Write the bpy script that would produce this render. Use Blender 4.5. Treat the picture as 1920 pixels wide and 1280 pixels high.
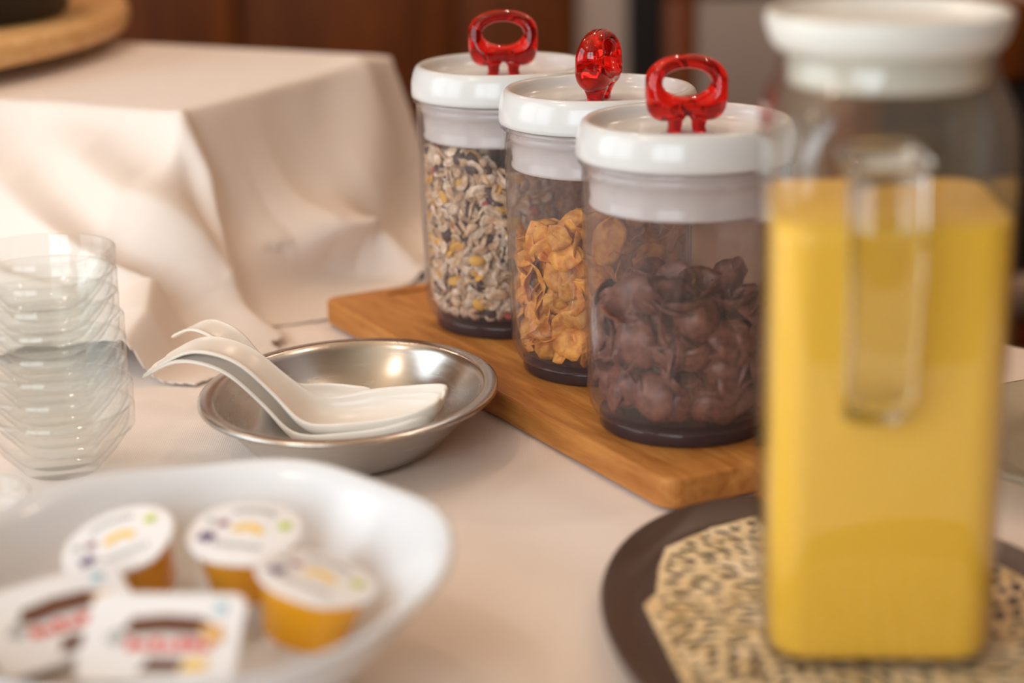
import bpy, bmesh, math, random
import numpy as np
from mathutils import Vector, Matrix, Euler

random.seed(7)
rng = np.random.RandomState(11)
PI = math.pi
sc = bpy.context.scene
for o in list(bpy.data.objects):
    bpy.data.objects.remove(o)
C = sc.collection

def srgb(r, g, b):
    def f(c):
        c /= 255.0
        return c / 12.92 if c <= 0.04045 else ((c + 0.055) / 1.055) ** 2.4
    return (f(r), f(g), f(b), 1.0)

# ------------------------------------------------------------------ camera
cam_d = bpy.data.cameras.new('camera')
cam = bpy.data.objects.new('camera', cam_d)
C.objects.link(cam)
cam_d.lens = 70.0
cam_d.sensor_width = 36.0
cam_d.clip_start = 0.05
cam_d.clip_end = 50
cam.location = (0, 0, 0.3455)
cam.rotation_euler = (Matrix.Rotation(math.radians(74), 3, 'X') @ Matrix.Rotation(math.radians(-1.01), 3, 'Z')).to_euler()
cam_d.dof.use_dof = True
cam_d.dof.focus_distance = 1.085
cam_d.dof.aperture_fstop = 3.5
sc.camera = cam

# ------------------------------------------------------------------ world, lights, exposure
w = bpy.data.worlds.new('room_ambience')
sc.world = w
w.use_nodes = True
bg = w.node_tree.nodes['Background']
bg.inputs['Color'].default_value = (1.0, 0.84, 0.70, 1)
bg.inputs['Strength'].default_value = 0.15

def area(name, loc, target, sx, sy, energy, col):
    d = bpy.data.lights.new(name, 'AREA')
    d.shape = 'RECTANGLE'
    d.size = sx
    d.size_y = sy
    d.energy = energy
    d.color = col
    o = bpy.data.objects.new(name, d)
    C.objects.link(o)
    o.location = loc
    o.rotation_euler = (Vector(target) - Vector(loc)).to_track_quat('-Z', 'Y').to_euler()
    return o

area('window_daylight', (-0.95, -1.19, 0.80), (-0.95, 1, 0.80), 1.50, 1.55, 36, (0.82, 0.93, 1.0))
area('window_daylight', (-1.74, 0.75, 0.75), (1, 0.75, 0.75), 1.50, 1.55, 21, (0.84, 0.94, 1.0))

def bulb(loc, e, r=0.03):
    d = bpy.data.lights.new('ceiling_bulb', 'POINT')
    d.energy = e
    d.color = (1.0, 0.79, 0.62)
    d.shadow_soft_size = r
    o = bpy.data.objects.new('ceiling_bulb', d)
    C.objects.link(o)
    o.location = loc
for p in [(-0.9, 2.6, 1.45), (0.1, 2.7, 1.45), (1.0, 2.4, 1.45), (-0.5, 1.5, 1.5), (0.7, 1.3, 1.5), (-0.9, 0.5, 1.5)]:
    bulb(p, 5.2)

sc.view_settings.view_transform = 'Standard'
sc.view_settings.look = 'None'
sc.view_settings.gamma = 1.0
sc.view_settings.use_curve_mapping = False
sc.view_settings.exposure = 0.43
try:
    sc.cycles.transparent_max_bounces = 32
    sc.cycles.max_bounces = 9
    sc.cycles.transmission_bounces = 9
except Exception:
    pass

# ------------------------------------------------------------------ materials
MATS = {}
def newmat(name):
    m = bpy.data.materials.new(name)
    m.use_nodes = True
    MATS[name] = m
    nt = m.node_tree
    b = nt.nodes['Principled BSDF']
    return m, nt, b

def N(nt, t, **kw):
    n = nt.nodes.new(t)
    for k, v in kw.items():
        setattr(n, k, v)
    return n

def plain(name, col, rough=0.5, metal=0.0, spec=0.5, coat=0.0, sss=0.0, sssr=(1, .5, .25), ssscale=0.01):
    m, nt, b = newmat(name)
    b.inputs['Base Color'].default_value = col
    b.inputs['Roughness'].default_value = rough
    b.inputs['Metallic'].default_value = metal
    b.inputs['Specular IOR Level'].default_value = spec
    b.inputs['Coat Weight'].default_value = coat
    b.inputs['Coat Roughness'].default_value = 0.05
    if sss:
        b.inputs['Subsurface Weight'].default_value = sss
        b.inputs['Subsurface Radius'].default_value = sssr
        b.inputs['Subsurface Scale'].default_value = ssscale
    return m

def add_noise_color(m, c1, c2, scale, stretch=(1, 1, 1), detail=4, lo=0.35, hi=0.65, bump=0.0, bscale=None, coord='Object'):
    nt = m.node_tree
    b = nt.nodes['Principled BSDF']
    tc = N(nt, 'ShaderNodeTexCoord')
    mp = N(nt, 'ShaderNodeMapping')
    mp.inputs['Scale'].default_value = stretch
    nt.links.new(tc.outputs[coord], mp.inputs['Vector'])
    nz = N(nt, 'ShaderNodeTexNoise')
    nz.inputs['Scale'].default_value = scale
    nz.inputs['Detail'].default_value = detail
    nt.links.new(mp.outputs[0], nz.inputs['Vector'])
    cr = N(nt, 'ShaderNodeValToRGB')
    cr.color_ramp.elements[0].position = lo
    cr.color_ramp.elements[0].color = c1
    cr.color_ramp.elements[1].position = hi
    cr.color_ramp.elements[1].color = c2
    nt.links.new(nz.outputs['Fac'], cr.inputs['Fac'])
    nt.links.new(cr.outputs['Color'], b.inputs['Base Color'])
    if bump:
        n2 = nz
        if bscale:
            n2 = N(nt, 'ShaderNodeTexNoise')
            n2.inputs['Scale'].default_value = bscale
            nt.links.new(mp.outputs[0], n2.inputs['Vector'])
        bp = N(nt, 'ShaderNodeBump')
        bp.inputs['Strength'].default_value = bump
        bp.inputs['Distance'].default_value = 0.001
        nt.links.new(n2.outputs['Fac'], bp.inputs['Height'])
        nt.links.new(bp.outputs[0], b.inputs['Normal'])
    return m

def cloth_mat(name, c1, c2):
    m = plain(name, c2, 0.85, spec=0.25)
    nt = m.node_tree
    b = nt.nodes['Principled BSDF']
    b.inputs['Sheen Weight'].default_value = 0.15
    tc = N(nt, 'ShaderNodeTexCoord')
    nz = N(nt, 'ShaderNodeTexNoise')
    nz.inputs['Scale'].default_value = 6
    nt.links.new(tc.outputs['Object'], nz.inputs['Vector'])
    mx = N(nt, 'ShaderNodeMix', data_type='RGBA')
    mx.inputs['A'].default_value = c1
    mx.inputs['B'].default_value = c2
    nt.links.new(nz.outputs['Fac'], mx.inputs['Factor'])
    nt.links.new(mx.outputs['Result'], b.inputs['Base Color'])
    # twill weave
    wv = N(nt, 'ShaderNodeTexWave')
    wv.inputs['Scale'].default_value = 260
    wv.inputs['Distortion'].default_value = 0.4
    nt.links.new(tc.outputs['Object'], wv.inputs['Vector'])
    bp = N(nt, 'ShaderNodeBump')
    bp.inputs['Strength'].default_value = 0.12
    bp.inputs['Distance'].default_value = 0.0004
    nt.links.new(wv.outputs['Fac'], bp.inputs['Height'])
    nt.links.new(bp.outputs[0], b.inputs['Normal'])
    return m

def wood_mat(name, dark, light, scale=1.0, rough=0.45, axis_rot=0.0, stretch=(1, 12, 12), spec=0.4):
    m, nt, b = newmat(name)
    b.inputs['Roughness'].default_value = rough
    b.inputs['Specular IOR Level'].default_value = spec
    tc = N(nt, 'ShaderNodeTexCoord')
    mp = N(nt, 'ShaderNodeMapping')
    mp.inputs['Scale'].default_value = stretch
    mp.inputs['Rotation'].default_value = (0, 0, axis_rot)
    nt.links.new(tc.outputs['Object'], mp.inputs['Vector'])
    n1 = N(nt, 'ShaderNodeTexNoise')
    n1.inputs['Scale'].default_value = 6 * scale
    n1.inputs['Detail'].default_value = 6
    n1.inputs['Distortion'].default_value = 0.6
    nt.links.new(mp.outputs[0], n1.inputs['Vector'])
    n2 = N(nt, 'ShaderNodeTexNoise')
    n2.inputs['Scale'].default_value = 40 * scale
    n2.inputs['Detail'].default_value = 3
    nt.links.new(mp.outputs[0], n2.inputs['Vector'])
    mxf = N(nt, 'ShaderNodeMath', operation='MULTIPLY_ADD')
    mxf.inputs[1].default_value = 0.3
    nt.links.new(n2.outputs['Fac'], mxf.inputs[0])
    nt.links.new(n1.outputs['Fac'], mxf.inputs[2])
    cr = N(nt, 'ShaderNodeValToRGB')
    cr.color_ramp.elements[0].position = 0.4
    cr.color_ramp.elements[0].color = dark
    cr.color_ramp.elements[1].position = 0.85
    cr.color_ramp.elements[1].color = light
    nt.links.new(mxf.outputs[0], cr.inputs['Fac'])
    nt.links.new(cr.outputs['Color'], b.inputs['Base Color'])
    bp = N(nt, 'ShaderNodeBump')
    bp.inputs['Strength'].default_value = 0.08
    bp.inputs['Distance'].default_value = 0.001
    nt.links.new(n2.outputs['Fac'], bp.inputs['Height'])
    nt.links.new(bp.outputs[0], b.inputs['Normal'])
    return m

def clear_mat(name, tint, ior=1.45, rough=0.03, haze=0.0, hazecol=(0.8, 0.8, 0.8, 1), gain=1.0):
    """thin clear wall: see-through, with Fresnel reflection and an optional diffuse haze"""
    m = bpy.data.materials.new(name)
    m.use_nodes = True
    MATS[name] = m
    nt = m.node_tree
    nt.nodes.remove(nt.nodes['Principled BSDF'])
    out = nt.nodes['Material Output']
    tr = N(nt, 'ShaderNodeBsdfTransparent')
    tr.inputs['Color'].default_value = tint
    gl = N(nt, 'ShaderNodeBsdfGlossy')
    gl.inputs['Roughness'].default_value = rough
    # Schlick reflectance of a thin sheet, the same from both sides
    lw = N(nt, 'ShaderNodeLayerWeight')
    lw.inputs['Blend'].default_value = 0.5
    pw = N(nt, 'ShaderNodeMath', operation='POWER')
    pw.inputs[1].default_value = 5.0
    nt.links.new(lw.outputs['Facing'], pw.inputs[0])
    f0 = ((ior - 1) / (ior + 1)) ** 2
    fr = N(nt, 'ShaderNodeMath', operation='MULTIPLY_ADD')
    fr.inputs[1].default_value = (1 - f0) * 0.85
    fr.inputs[2].default_value = f0
    nt.links.new(pw.outputs[0], fr.inputs[0])
    last = tr
    if haze:
        df = N(nt, 'ShaderNodeBsdfDiffuse')
        df.inputs['Color'].default_value = hazecol
        m0 = N(nt, 'ShaderNodeMixShader')
        m0.inputs['Fac'].default_value = haze
        nt.links.new(tr.outputs[0], m0.inputs[1])
        nt.links.new(df.outputs[0], m0.inputs[2])
        last = m0
    mx = N(nt, 'ShaderNodeMixShader')
    if gain != 1.0:
        mu = N(nt, 'ShaderNodeMath', operation='MULTIPLY', use_clamp=True)
        mu.inputs[1].default_value = gain
        nt.links.new(fr.outputs[0], mu.inputs[0])
        nt.links.new(mu.outputs[0], mx.inputs['Fac'])
    else:
        nt.links.new(fr.outputs[0], mx.inputs['Fac'])
    nt.links.new(last.outputs[0], mx.inputs[1])
    nt.links.new(gl.outputs[0], mx.inputs[2])
    nt.links.new(mx.outputs[0], out.inputs['Surface'])
    return m

M = MATS
cloth_mat('cream_linen', srgb(236, 222, 212), srgb(240, 227, 218))
cloth_mat('riser_linen', srgb(230, 217, 207), srgb(235, 223, 214))
wood_mat('beech', srgb(158, 92, 34), srgb(206, 142, 72), 1.0, 0.5, stretch=(2.2, 22, 22))
wood_mat('pale_round_wood', srgb(214, 158, 92), srgb(240, 200, 142), 1.0, 0.4, stretch=(2, 18, 18))
wood_mat('wall_wood', srgb(80, 36, 4), srgb(130, 66, 12), 0.5, 0.5, stretch=(14, 14, 1))
wood_mat('chair_wood', srgb(92, 44, 14), srgb(128, 66, 24), 0.7, 0.4, stretch=(10, 10, 1))
wood_mat('floor_wood', srgb(54, 30, 16), srgb(84, 48, 26), 0.4, 0.5, stretch=(1, 10, 10))
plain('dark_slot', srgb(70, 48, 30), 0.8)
plain('white_plastic', srgb(214, 213, 211), 0.18, spec=0.5, sss=0.0)
plain('white_melamine', srgb(238, 230, 220), 0.28, spec=0.5)
plain('porcelain', srgb(226, 229, 233), 0.17, spec=0.5)
plain('jug_lid_plastic', srgb(226, 224, 216), 0.3)
plain('tray_brown', srgb(78, 58, 48), 0.38)
plain('black_iron', srgb(14, 12, 12), 0.45)
plain('dark_upholstery', srgb(22, 15, 13), 0.8)
plain('grey_upholstery', srgb(160, 142, 130), 0.9)
plain('taupe_plaster', srgb(196, 174, 160), 0.9)
plain('dark_red', srgb(96, 22, 20), 0.8)
plain('wall_tan', srgb(150, 118, 88), 0.9)
plain('ceiling_cream', srgb(214, 190, 160), 0.9)
plain('frame_white', srgb(230, 228, 222), 0.5)
plain('table_wood_plain', srgb(120, 80, 50), 0.6)
add_noise_color(plain('doily_paper', srgb(214, 186, 140), 0.8), srgb(222, 192, 142), srgb(240, 218, 180), 60)
# steel
m = plain('brushed_steel', (0.62, 0.60, 0.57, 1), 0.24, 1.0)
nt = m.node_tree
b = nt.nodes['Principled BSDF']
tc = N(nt, 'ShaderNodeTexCoord')
nz = N(nt, 'ShaderNodeTexNoise')
nz.inputs['Scale'].default_value = 55
nz.inputs['Detail'].default_value = 6
mp = N(nt, 'ShaderNodeMapping')
mp.inputs['Scale'].default_value = (1, 1, 9)
nt.links.new(tc.outputs['Object'], mp.inputs['Vector'])
nt.links.new(mp.outputs[0], nz.inputs['Vector'])
mr = N(nt, 'ShaderNodeMapRange')
mr.inputs['To Min'].default_value = 0.16
mr.inputs['To Max'].default_value = 0.34
nt.links.new(nz.outputs['Fac'], mr.inputs['Value'])
nt.links.new(mr.outputs[0], b.inputs['Roughness'])
bp = N(nt, 'ShaderNodeBump')
bp.inputs['Strength'].default_value = 0.05
bp.inputs['Distance'].default_value = 0.0005
nt.links.new(nz.outputs['Fac'], bp.inputs['Height'])
nt.links.new(bp.outputs[0], b.inputs['Normal'])
# clear things
clear_mat('clear_plastic', (0.93, 0.905, 0.905, 1), 1.40, 0.04, 0.03, (0.75, 0.66, 0.64, 1))
clear_mat('plum_plastic', (0.50, 0.40, 0.42, 1), 1.5, 0.05, 0.10, (0.35, 0.25, 0.27, 1))
clear_mat('jug_glass', (0.97, 0.97, 0.955, 1), 1.5, 0.02, 0.025, (0.8, 0.75, 0.7, 1))  # beige haze paints in pale reflections on the jug wall
clear_mat('bowl_glass', (0.983, 0.990, 0.987, 1), 1.5, 0.03, 0.022, (0.86, 0.88, 0.86, 1))  # whitish haze paints in the milky refracted light of nested glass
clear_mat('platter_glass', (0.80, 0.80, 0.72, 1), 1.5, 0.05, 0.22, (0.62, 0.58, 0.48, 1))
m, nt, b = newmat('solid_glass')
b.inputs['Base Color'].default_value = (0.97, 0.97, 0.95, 1)
b.inputs['Transmission Weight'].default_value = 1.0
b.inputs['Roughness'].default_value = 0.02
b.inputs['IOR'].default_value = 1.48
m, nt, b = newmat('red_acrylic')
b.inputs['Base Color'].default_value = (0.95, 0.016, 0.010, 1)
b.inputs['Transmission Weight'].default_value = 0.92
b.inputs['Roughness'].default_value = 0.03
b.inputs['IOR'].default_value = 1.48
plain('orange_juice', srgb(255, 200, 34), 0.35, sss=0.2, sssr=(1, .6, .15), ssscale=0.006)
plain('honey', srgb(236, 164, 16), 0.12, spec=0.5, sss=0.3, sssr=(1, .5, .1), ssscale=0.005)
plain('foil_white', srgb(238, 238, 240), 0.35)
plain('print_purple', srgb(66, 34, 108), 0.5)
plain('print_red', srgb(214, 62, 44), 0.5)
plain('print_plum', srgb(140, 50, 90), 0.5)
plain('print_yellow', srgb(244, 204, 96), 0.5)
plain('print_green', srgb(188, 204, 40), 0.5)
plain('print_grey', srgb(176, 180, 178), 0.5)
plain('print_brown', srgb(104, 62, 44), 0.5)
plain('print_tan', srgb(226, 178, 112), 0.5)
plain('print_blue', srgb(170, 200, 214), 0.5)
plain('tub_plastic', srgb(206, 190, 172), 0.35)
plain('spread_brown', srgb(84, 50, 36), 0.4)
# cereals
add_noise_color(plain('corn_flake', srgb(226, 160, 56), 0.5, sss=0.0), srgb(210, 126, 28), srgb(244, 178, 70), 220, bump=0.9, bscale=280)
add_noise_color(plain('choc_flake', srgb(92, 56, 44), 0.38), srgb(96, 56, 44), srgb(140, 90, 72), 200, bump=0.5, bscale=450)
add_noise_color(plain('oat_pale', srgb(228, 206, 176), 0.7), srgb(206, 176, 140), srgb(240, 226, 204), 300)
add_noise_color(plain('oat_tan', srgb(206, 172, 132), 0.7), srgb(184, 142, 100), srgb(226, 200, 164), 300)
plain('oat_yellow', srgb(230, 178, 68), 0.55)
plain('raisin', srgb(66, 44, 40), 0.55)
plain('dried_berry', srgb(186, 70, 62), 0.6)

def tint_by_object(mat, lo, hi):
    nt = M[mat].node_tree
    b = nt.nodes['Principled BSDF']
    src = b.inputs['Base Color'].links[0].from_socket
    oi = N(nt, 'ShaderNodeObjectInfo')
    mr = N(nt, 'ShaderNodeMapRange')
    mr.inputs['To Min'].default_value = lo
    mr.inputs['To Max'].default_value = hi
    nt.links.new(oi.outputs['Random'], mr.inputs['Value'])
    hs = N(nt, 'ShaderNodeHueSaturation')
    nt.links.new(mr.outputs[0], hs.inputs['Value'])
    nt.links.new(src, hs.inputs['Color'])
    nt.links.new(hs.outputs['Color'], b.inputs['Base Color'])
for mn in ('corn_flake', 'choc_flake', 'oat_pale', 'oat_tan'):
    tint_by_object(mn, 0.78, 1.18)

# ------------------------------------------------------------------ mesh helpers
def mesh(name, verts, faces, mat, smooth=True):
    me = bpy.data.meshes.new(name)
    me.from_pydata([tuple(v) for v in verts], [], [tuple(f) for f in faces])
    me.validate()
    me.update()
    if smooth:
        me.polygons.foreach_set('use_smooth', [True] * len(me.polygons))
    if mat:
        me.materials.append(M[mat] if isinstance(mat, str) else mat)
    return me

def fixn(me):
    bm = bmesh.new()
    bm.from_mesh(me)
    bmesh.ops.recalc_face_normals(bm, faces=bm.faces)
    bm.to_mesh(me)
    bm.free()
    return me

def link(name, me, parent=None, loc=(0, 0, 0), rot=(0, 0, 0), scale=(1, 1, 1)):
    o = bpy.data.objects.new(name, me)
    C.objects.link(o)
    o.location = loc
    o.rotation_euler = rot
    o.scale = scale
    if parent:
        o.parent = parent
    return o

def empty(name, loc=(0, 0, 0), rot=(0, 0, 0)):
    o = link(name, None, None, loc, rot)
    o.empty_display_size = 0.02
    return o

def tag(o, label=None, cat=None, group=None, kind=None):
    if label: o['label'] = label
    if cat: o['category'] = cat
    if group: o['group'] = group
    if kind: o['kind'] = kind
    return o

def edge_sharp(o, deg=40):
    md = o.modifiers.new('es', 'EDGE_SPLIT')
    md.split_angle = math.radians(deg)

def loft(rings, closed_ring=True, cap0=True, cap1=True):
    """rings: list of lists of points, all the same length"""
    n = len(rings[0])
    V = [p for r in rings for p in r]
    Fc = []
    for i in range(len(rings) - 1):
        for j in range(n if closed_ring else n - 1):
            a = i * n + j
            b_ = i * n + (j + 1) % n
            Fc.append((a, b_, b_ + n, a + n))
    if cap0:
        Fc.append(tuple(range(n - 1, -1, -1)))
    if cap1:
        Fc.append(tuple(range((len(rings) - 1) * n, len(rings) * n)))
    return V, Fc

def lathe(name, prof, mat, seg=64, closed=False, sx=1.0, sy=1.0, wave=None, cap0=False, cap1=False):
    rings = []
    for r, z in prof:
        ring = []
        for j in range(seg):
            a = 2 * PI * j / seg
            k = 1.0
            dz = 0
            if wave:
                k, dz = wave(a, r, z)
            ring.append((r * k * math.cos(a) * sx, r * k * math.sin(a) * sy, z + dz))
        rings.append(ring)
    if closed:
        rings.append(rings[0])
    V, Fc = loft(rings, True, cap0, cap1)
    me = mesh(name, V, Fc, mat)
    bm = bmesh.new()
    bm.from_mesh(me)
    bmesh.ops.remove_doubles(bm, verts=bm.verts, dist=1e-6)
    bmesh.ops.recalc_face_normals(bm, faces=bm.faces)
    bm.to_mesh(me)
    bm.free()
    me.polygons.foreach_set('use_smooth', [True] * len(me.polygons))
    return me

def spline(pts, n):
    """Catmull-Rom through pts (tuples of any length) -> n samples"""
    P = np.array(pts, float)
    P = np.vstack([2 * P[0] - P[1], P, 2 * P[-1] - P[-2]])
    out = []
    m_ = len(pts) - 1
    for i in range(n):
        t = i / (n - 1) * m_
        k = min(int(t), m_ - 1)
        f = t - k
        p0, p1, p2, p3 = P[k], P[k + 1], P[k + 2], P[k + 3]
        out.append(0.5 * ((2 * p1) + (-p0 + p2) * f + (2 * p0 - 5 * p1 + 4 * p2 - p3) * f * f + (-p0 + 3 * p1 - 3 * p2 + p3) * f ** 3))
    return out

def box_mesh(name, x0, x1, y0, y1, z0, z1, mat, bev=0.0, seg=2):
    bm = bmesh.new()
    bmesh.ops.create_cube(bm, size=1)
    for v in bm.verts:
        v.co = Vector(((x0 + x1) / 2 + v.co.x * (x1 - x0), (y0 + y1) / 2 + v.co.y * (y1 - y0), (z0 + z1) / 2 + v.co.z * (z1 - z0)))
    if bev:
        bmesh.ops.bevel(bm, geom=bm.edges[:], offset=bev, segments=seg, profile=0.5, affect='EDGES')
    me = bpy.data.meshes.new(name)
    bm.to_mesh(me)
    bm.free()
    me.materials.append(M[mat])
    me.polygons.foreach_set('use_smooth', [bool(bev)] * len(me.polygons))
    return me

def prism(name, outline, z0, z1, mat, bev=0.0, seg=2):
    """outline of (x, y) extruded from z0 to z1"""
    bm = bmesh.new()
    vs = [bm.verts.new((x, y, z0)) for x, y in outline]
    f = bm.faces.new(vs)
    r = bmesh.ops.extrude_face_region(bm, geom=[f])
    for v in r['geom']:
        if isinstance(v, bmesh.types.BMVert):
            v.co.z = z1
    bmesh.ops.recalc_face_normals(bm, faces=bm.faces)
    if bev:
        es = [e for e in bm.edges if abs(e.verts[0].co.z - e.verts[1].co.z) < 1e-7]
        bmesh.ops.bevel(bm, geom=es, offset=bev, segments=seg, profile=0.5, affect='EDGES')
    me = bpy.data.meshes.new(name)
    bm.to_mesh(me)
    bm.free()
    me.materials.append(M[mat])
    return me

def rrect(hx, hy, r, n=8):
    out = []
    for cx, cy, a0 in ((hx - r, hy - r, 0), (-hx + r, hy - r, PI / 2), (-hx + r, -hy + r, PI), (hx - r, -hy + r, 1.5 * PI)):
        for k in range(n + 1):
            a = a0 + PI / 2 * k / n
            out.append((cx + r * math.cos(a), cy + r * math.sin(a)))
    return out

# ------------------------------------------------------------------ the room
def struct(name, me, label, loc=(0, 0, 0), rot=(0, 0, 0)):
    o = link(name, me, None, loc, rot)
    tag(o, label, name.split('_')[0], kind='structure')
    return o

FZ = -0.76
struct('floor', box_mesh('floor', -1.85, 2.7, -1.3, 3.35, FZ - 0.05, FZ, 'floor_wood'), 'dark brown wooden floor of the breakfast room')
# back wall: wood panelling on the left, taupe plaster on the right
wl = struct('wall_back', box_mesh('wall_back', -1.85, 0.115, 3.25, 3.35, FZ, 1.85, 'wall_wood'), 'dark reddish brown wooden wall behind the table')
xk = -1.74
k = 0
while xk < 0.05:
    wdt = 0.30 + 0.08 * ((k * 37) % 5) / 5
    x1 = min(xk + wdt - 0.006, 0.11)
    link('panel', box_mesh('panel', xk, x1, 3.225 - 0.006 * (k % 2), 3.25, FZ + 0.1, 1.80, 'wall_wood', 0.006), wl)
    xk += wdt
    k += 1
struct('wall_back_right', box_mesh('wall_back_right', 0.115, 2.7, 3.25, 3.35, FZ, 1.85, 'taupe_plaster'), 'taupe plaster wall to the right of the wood panelling')
struct('trim_1', box_mesh('trim_1', 0.195, 0.262, 3.20, 3.25, FZ, 1.85, 'dark_upholstery', 0.004), 'dark upright post against the taupe wall')
struct('trim_2', box_mesh('trim_2', 0.266, 0.300, 3.215, 3.25, FZ, 1.85, 'dark_red', 0.004), 'narrow dark red strip beside the dark post')
def multi_box(name, boxes, mat):
    bm = bmesh.new()
    for x0, x1, y0, y1, z0, z1 in boxes:
        r = bmesh.ops.create_cube(bm, size=1)
        for v in r['verts']:
            v.co = Vector(((x0 + x1) / 2 + v.co.x * (x1 - x0), (y0 + y1) / 2 + v.co.y * (y1 - y0), (z0 + z1) / 2 + v.co.z * (z1 - z0)))
    me = bpy.data.meshes.new(name)
    bm.to_mesh(me)
    bm.free()
    me.materials.append(M[mat])
    return me
CZ = 1.85
struct('ceiling', box_mesh('ceiling', -1.85, 2.7, -1.3, 3.35, CZ, CZ + 0.05, 'ceiling_cream'), 'warm cream ceiling of the breakfast room')
struct('wall_right', box_mesh('wall_right', 2.6, 2.7, -1.3, 3.35, FZ, CZ, 'wall_tan'), 'tan wall on the right of the room')
# walls with a window opening each
struct('wall_left', multi_box('wall_left', [(-1.85, -1.75, -1.3, -0.02, FZ, CZ), (-1.85, -1.75, 1.52, 3.35, FZ, CZ), (-1.85, -1.75, -0.02, 1.52, FZ, -0.05), (-1.85, -1.75, -0.02, 1.52, 1.55, CZ)], 'wall_tan'), 'tan wall on the left with a tall window')
struct('wall_front', multi_box('wall_front', [(-1.85, -1.72, -1.3, -1.2, FZ, CZ), (-0.18, 2.7, -1.3, -1.2, FZ, CZ), (-1.72, -0.18, -1.3, -1.2, FZ, 0.0), (-1.72, -0.18, -1.3, -1.2, 1.60, CZ)], 'wall_tan'), 'tan wall behind the viewer with a tall window')
def window(name, loc, rz, lab):
    ww = empty(name, loc, (0, 0, rz))
    tag(ww, lab, 'window', kind='structure')
    for x0, x1, z0, z1 in ((-0.80, -0.72, -0.80, 0.80), (0.72, 0.80, -0.80, 0.80), (-0.72, 0.72, 0.74, 0.80), (-0.72, 0.72, -0.80, -0.74), (-0.035, 0.035, -0.74, 0.74), (-0.72, -0.035, 0.26, 0.30), (0.035, 0.72, 0.26, 0.30)):
        link('window_frame', box_mesh('window_frame', x0, x1, 0, 0.04, z0, z1, 'frame_white', 0.004), ww)
window('window_1', (-0.95, -1.185, 0.80), 0, 'tall white framed window behind the viewer')
window('window_2', (-1.735, 0.75, 0.75), -PI / 2, 'tall white framed window on the left wall')

# ------------------------------------------------------------------ table and main tablecloth
def edge_y(x):            # far edge of the table
    return 1.1880 - 1.05 * (x - 0.2985)

nx, ny = 120, 110
V, Fc = [], []
for i in range(nx + 1):
    for j in range(ny + 1):
        x = -0.72 + 1.42 * i / nx
        ye = edge_y(x)
        y0 = 0.28
        n_flat = ny - 14
        if j <= n_flat:
            y = y0 + (ye - y0) * j / n_flat
            z = 0.0006 * math.sin(x * 31 + 2 * math.sin(y * 17)) * math.sin(y * 23 + x * 9)
            z += 0.0005 * math.sin(x * 70 + y * 55)
            z -= 0.0012
        else:
            q = (j - n_flat) / 14
            if q < 0.35:
                a = q / 0.35 * PI / 2
                y = ye + 0.012 * math.sin(a)
                z = -0.0012 - 0.012 * (1 - math.cos(a))
            else:
                y = ye + 0.012 + 0.012 * math.sin(x * 28) * (q - 0.35)
                z = -0.0132 - 0.30 * (q - 0.35) / 0.65
        V.append((x, y, z))
for i in range(nx):
    for j in range(ny):
        a = i * (ny + 1) + j
        Fc.append((a, a + ny + 1, a + ny + 2, a + 1))
tag(link('tablecloth', mesh('tablecloth', V, Fc, 'cream_linen')), 'cream linen cloth covering the whole breakfast table', 'tablecloth')
tb = empty('table', (0, 1.0, FZ))
tag(tb, 'breakfast table hidden under the cream tablecloth', 'table')
top = [(-0.72, 0.28), (0.70, 0.28), (0.70, edge_y(0.70)), (-0.72, edge_y(-0.72))]
link('tabletop', prism('tabletop', [(x, y - 1.0) for x, y in top], -0.035 - FZ, -0.003 - FZ, 'table_wood_plain'), tb)
for x, y in ((-0.62, 0.40), (0.60, 0.40), (0.56, 0.74), (-0.60, 1.85)):
    link('leg', box_mesh('leg', x - 0.03, x + 0.03, y - 1.03, y - 0.97, 0, -0.035 - FZ, 'table_wood_plain', 0.004), tb)

# ------------------------------------------------------------------ cloth draped over the riser
RC = np.array([-0.2180, 1.3210])
RU = np.array([-0.900, 0.436])
RV = np.array([0.436, 0.900])
RH = 0.13
RDEP = 0.290
def poly_dist(X, Y, pts):
    """signed distance to a polyline (positive on its left), and parameter 0..1"""
    pts = np.array(pts, float)
    best = np.full(X.shape, 1e9)
    sgn = np.zeros(X.shape)
    tt = np.zeros(X.shape)
    n = len(pts) - 1
    for i in range(n):
        a = pts[i][:2]
        d = pts[i + 1][:2] - a
        L2 = d @ d
        t = np.clip(((X - a[0]) * d[0] + (Y - a[1]) * d[1]) / L2, 0, 1)
        px = a[0] + t * d[0]
        py = a[1] + t * d[1]
        ds = np.hypot(X - px, Y - py)
        cr = d[0] * (Y - a[1]) - d[1] * (X - a[0])
        mk = ds < best
        best = np.where(mk, ds, best)
        sgn = np.where(mk, np.sign(cr), sgn)
        tt = np.where(mk, (i + t) / n, tt)
    return best * sgn, tt

def fold(X, Y, pts, amps, wl, wr):
    sd, t = poly_dist(X, Y, pts)
    am = np.interp(t, np.linspace(0, 1, len(amps)), amps)
    pl = np.exp(-(np.maximum(sd, 0) / wl) ** 2)
    pr = np.exp(-(np.maximum(-sd, 0) / wr) ** 2)
    return am * np.where(sd > 0, pl, pr)

def riser_base(X, Y):
    rx = X - RC[0]
    ry = Y - RC[1]
    s = rx * RU[0] + ry * RU[1]
    t = rx * RV[0] + ry * RV[1]
    x = np.sqrt((np.maximum(-s, 0) / 0.085) ** 2 + (np.maximum(-t, 0) / 0.125) ** 2 + (np.maximum(t - RDEP, 0) / 0.06) ** 2)
    z = RH * np.clip(1 - x, 0, 1) ** 2.1
    d = np.minimum(np.minimum(s, t), RDEP - t)
    return z - 0.0016 * np.exp(-(d / 0.004) ** 2)

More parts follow.
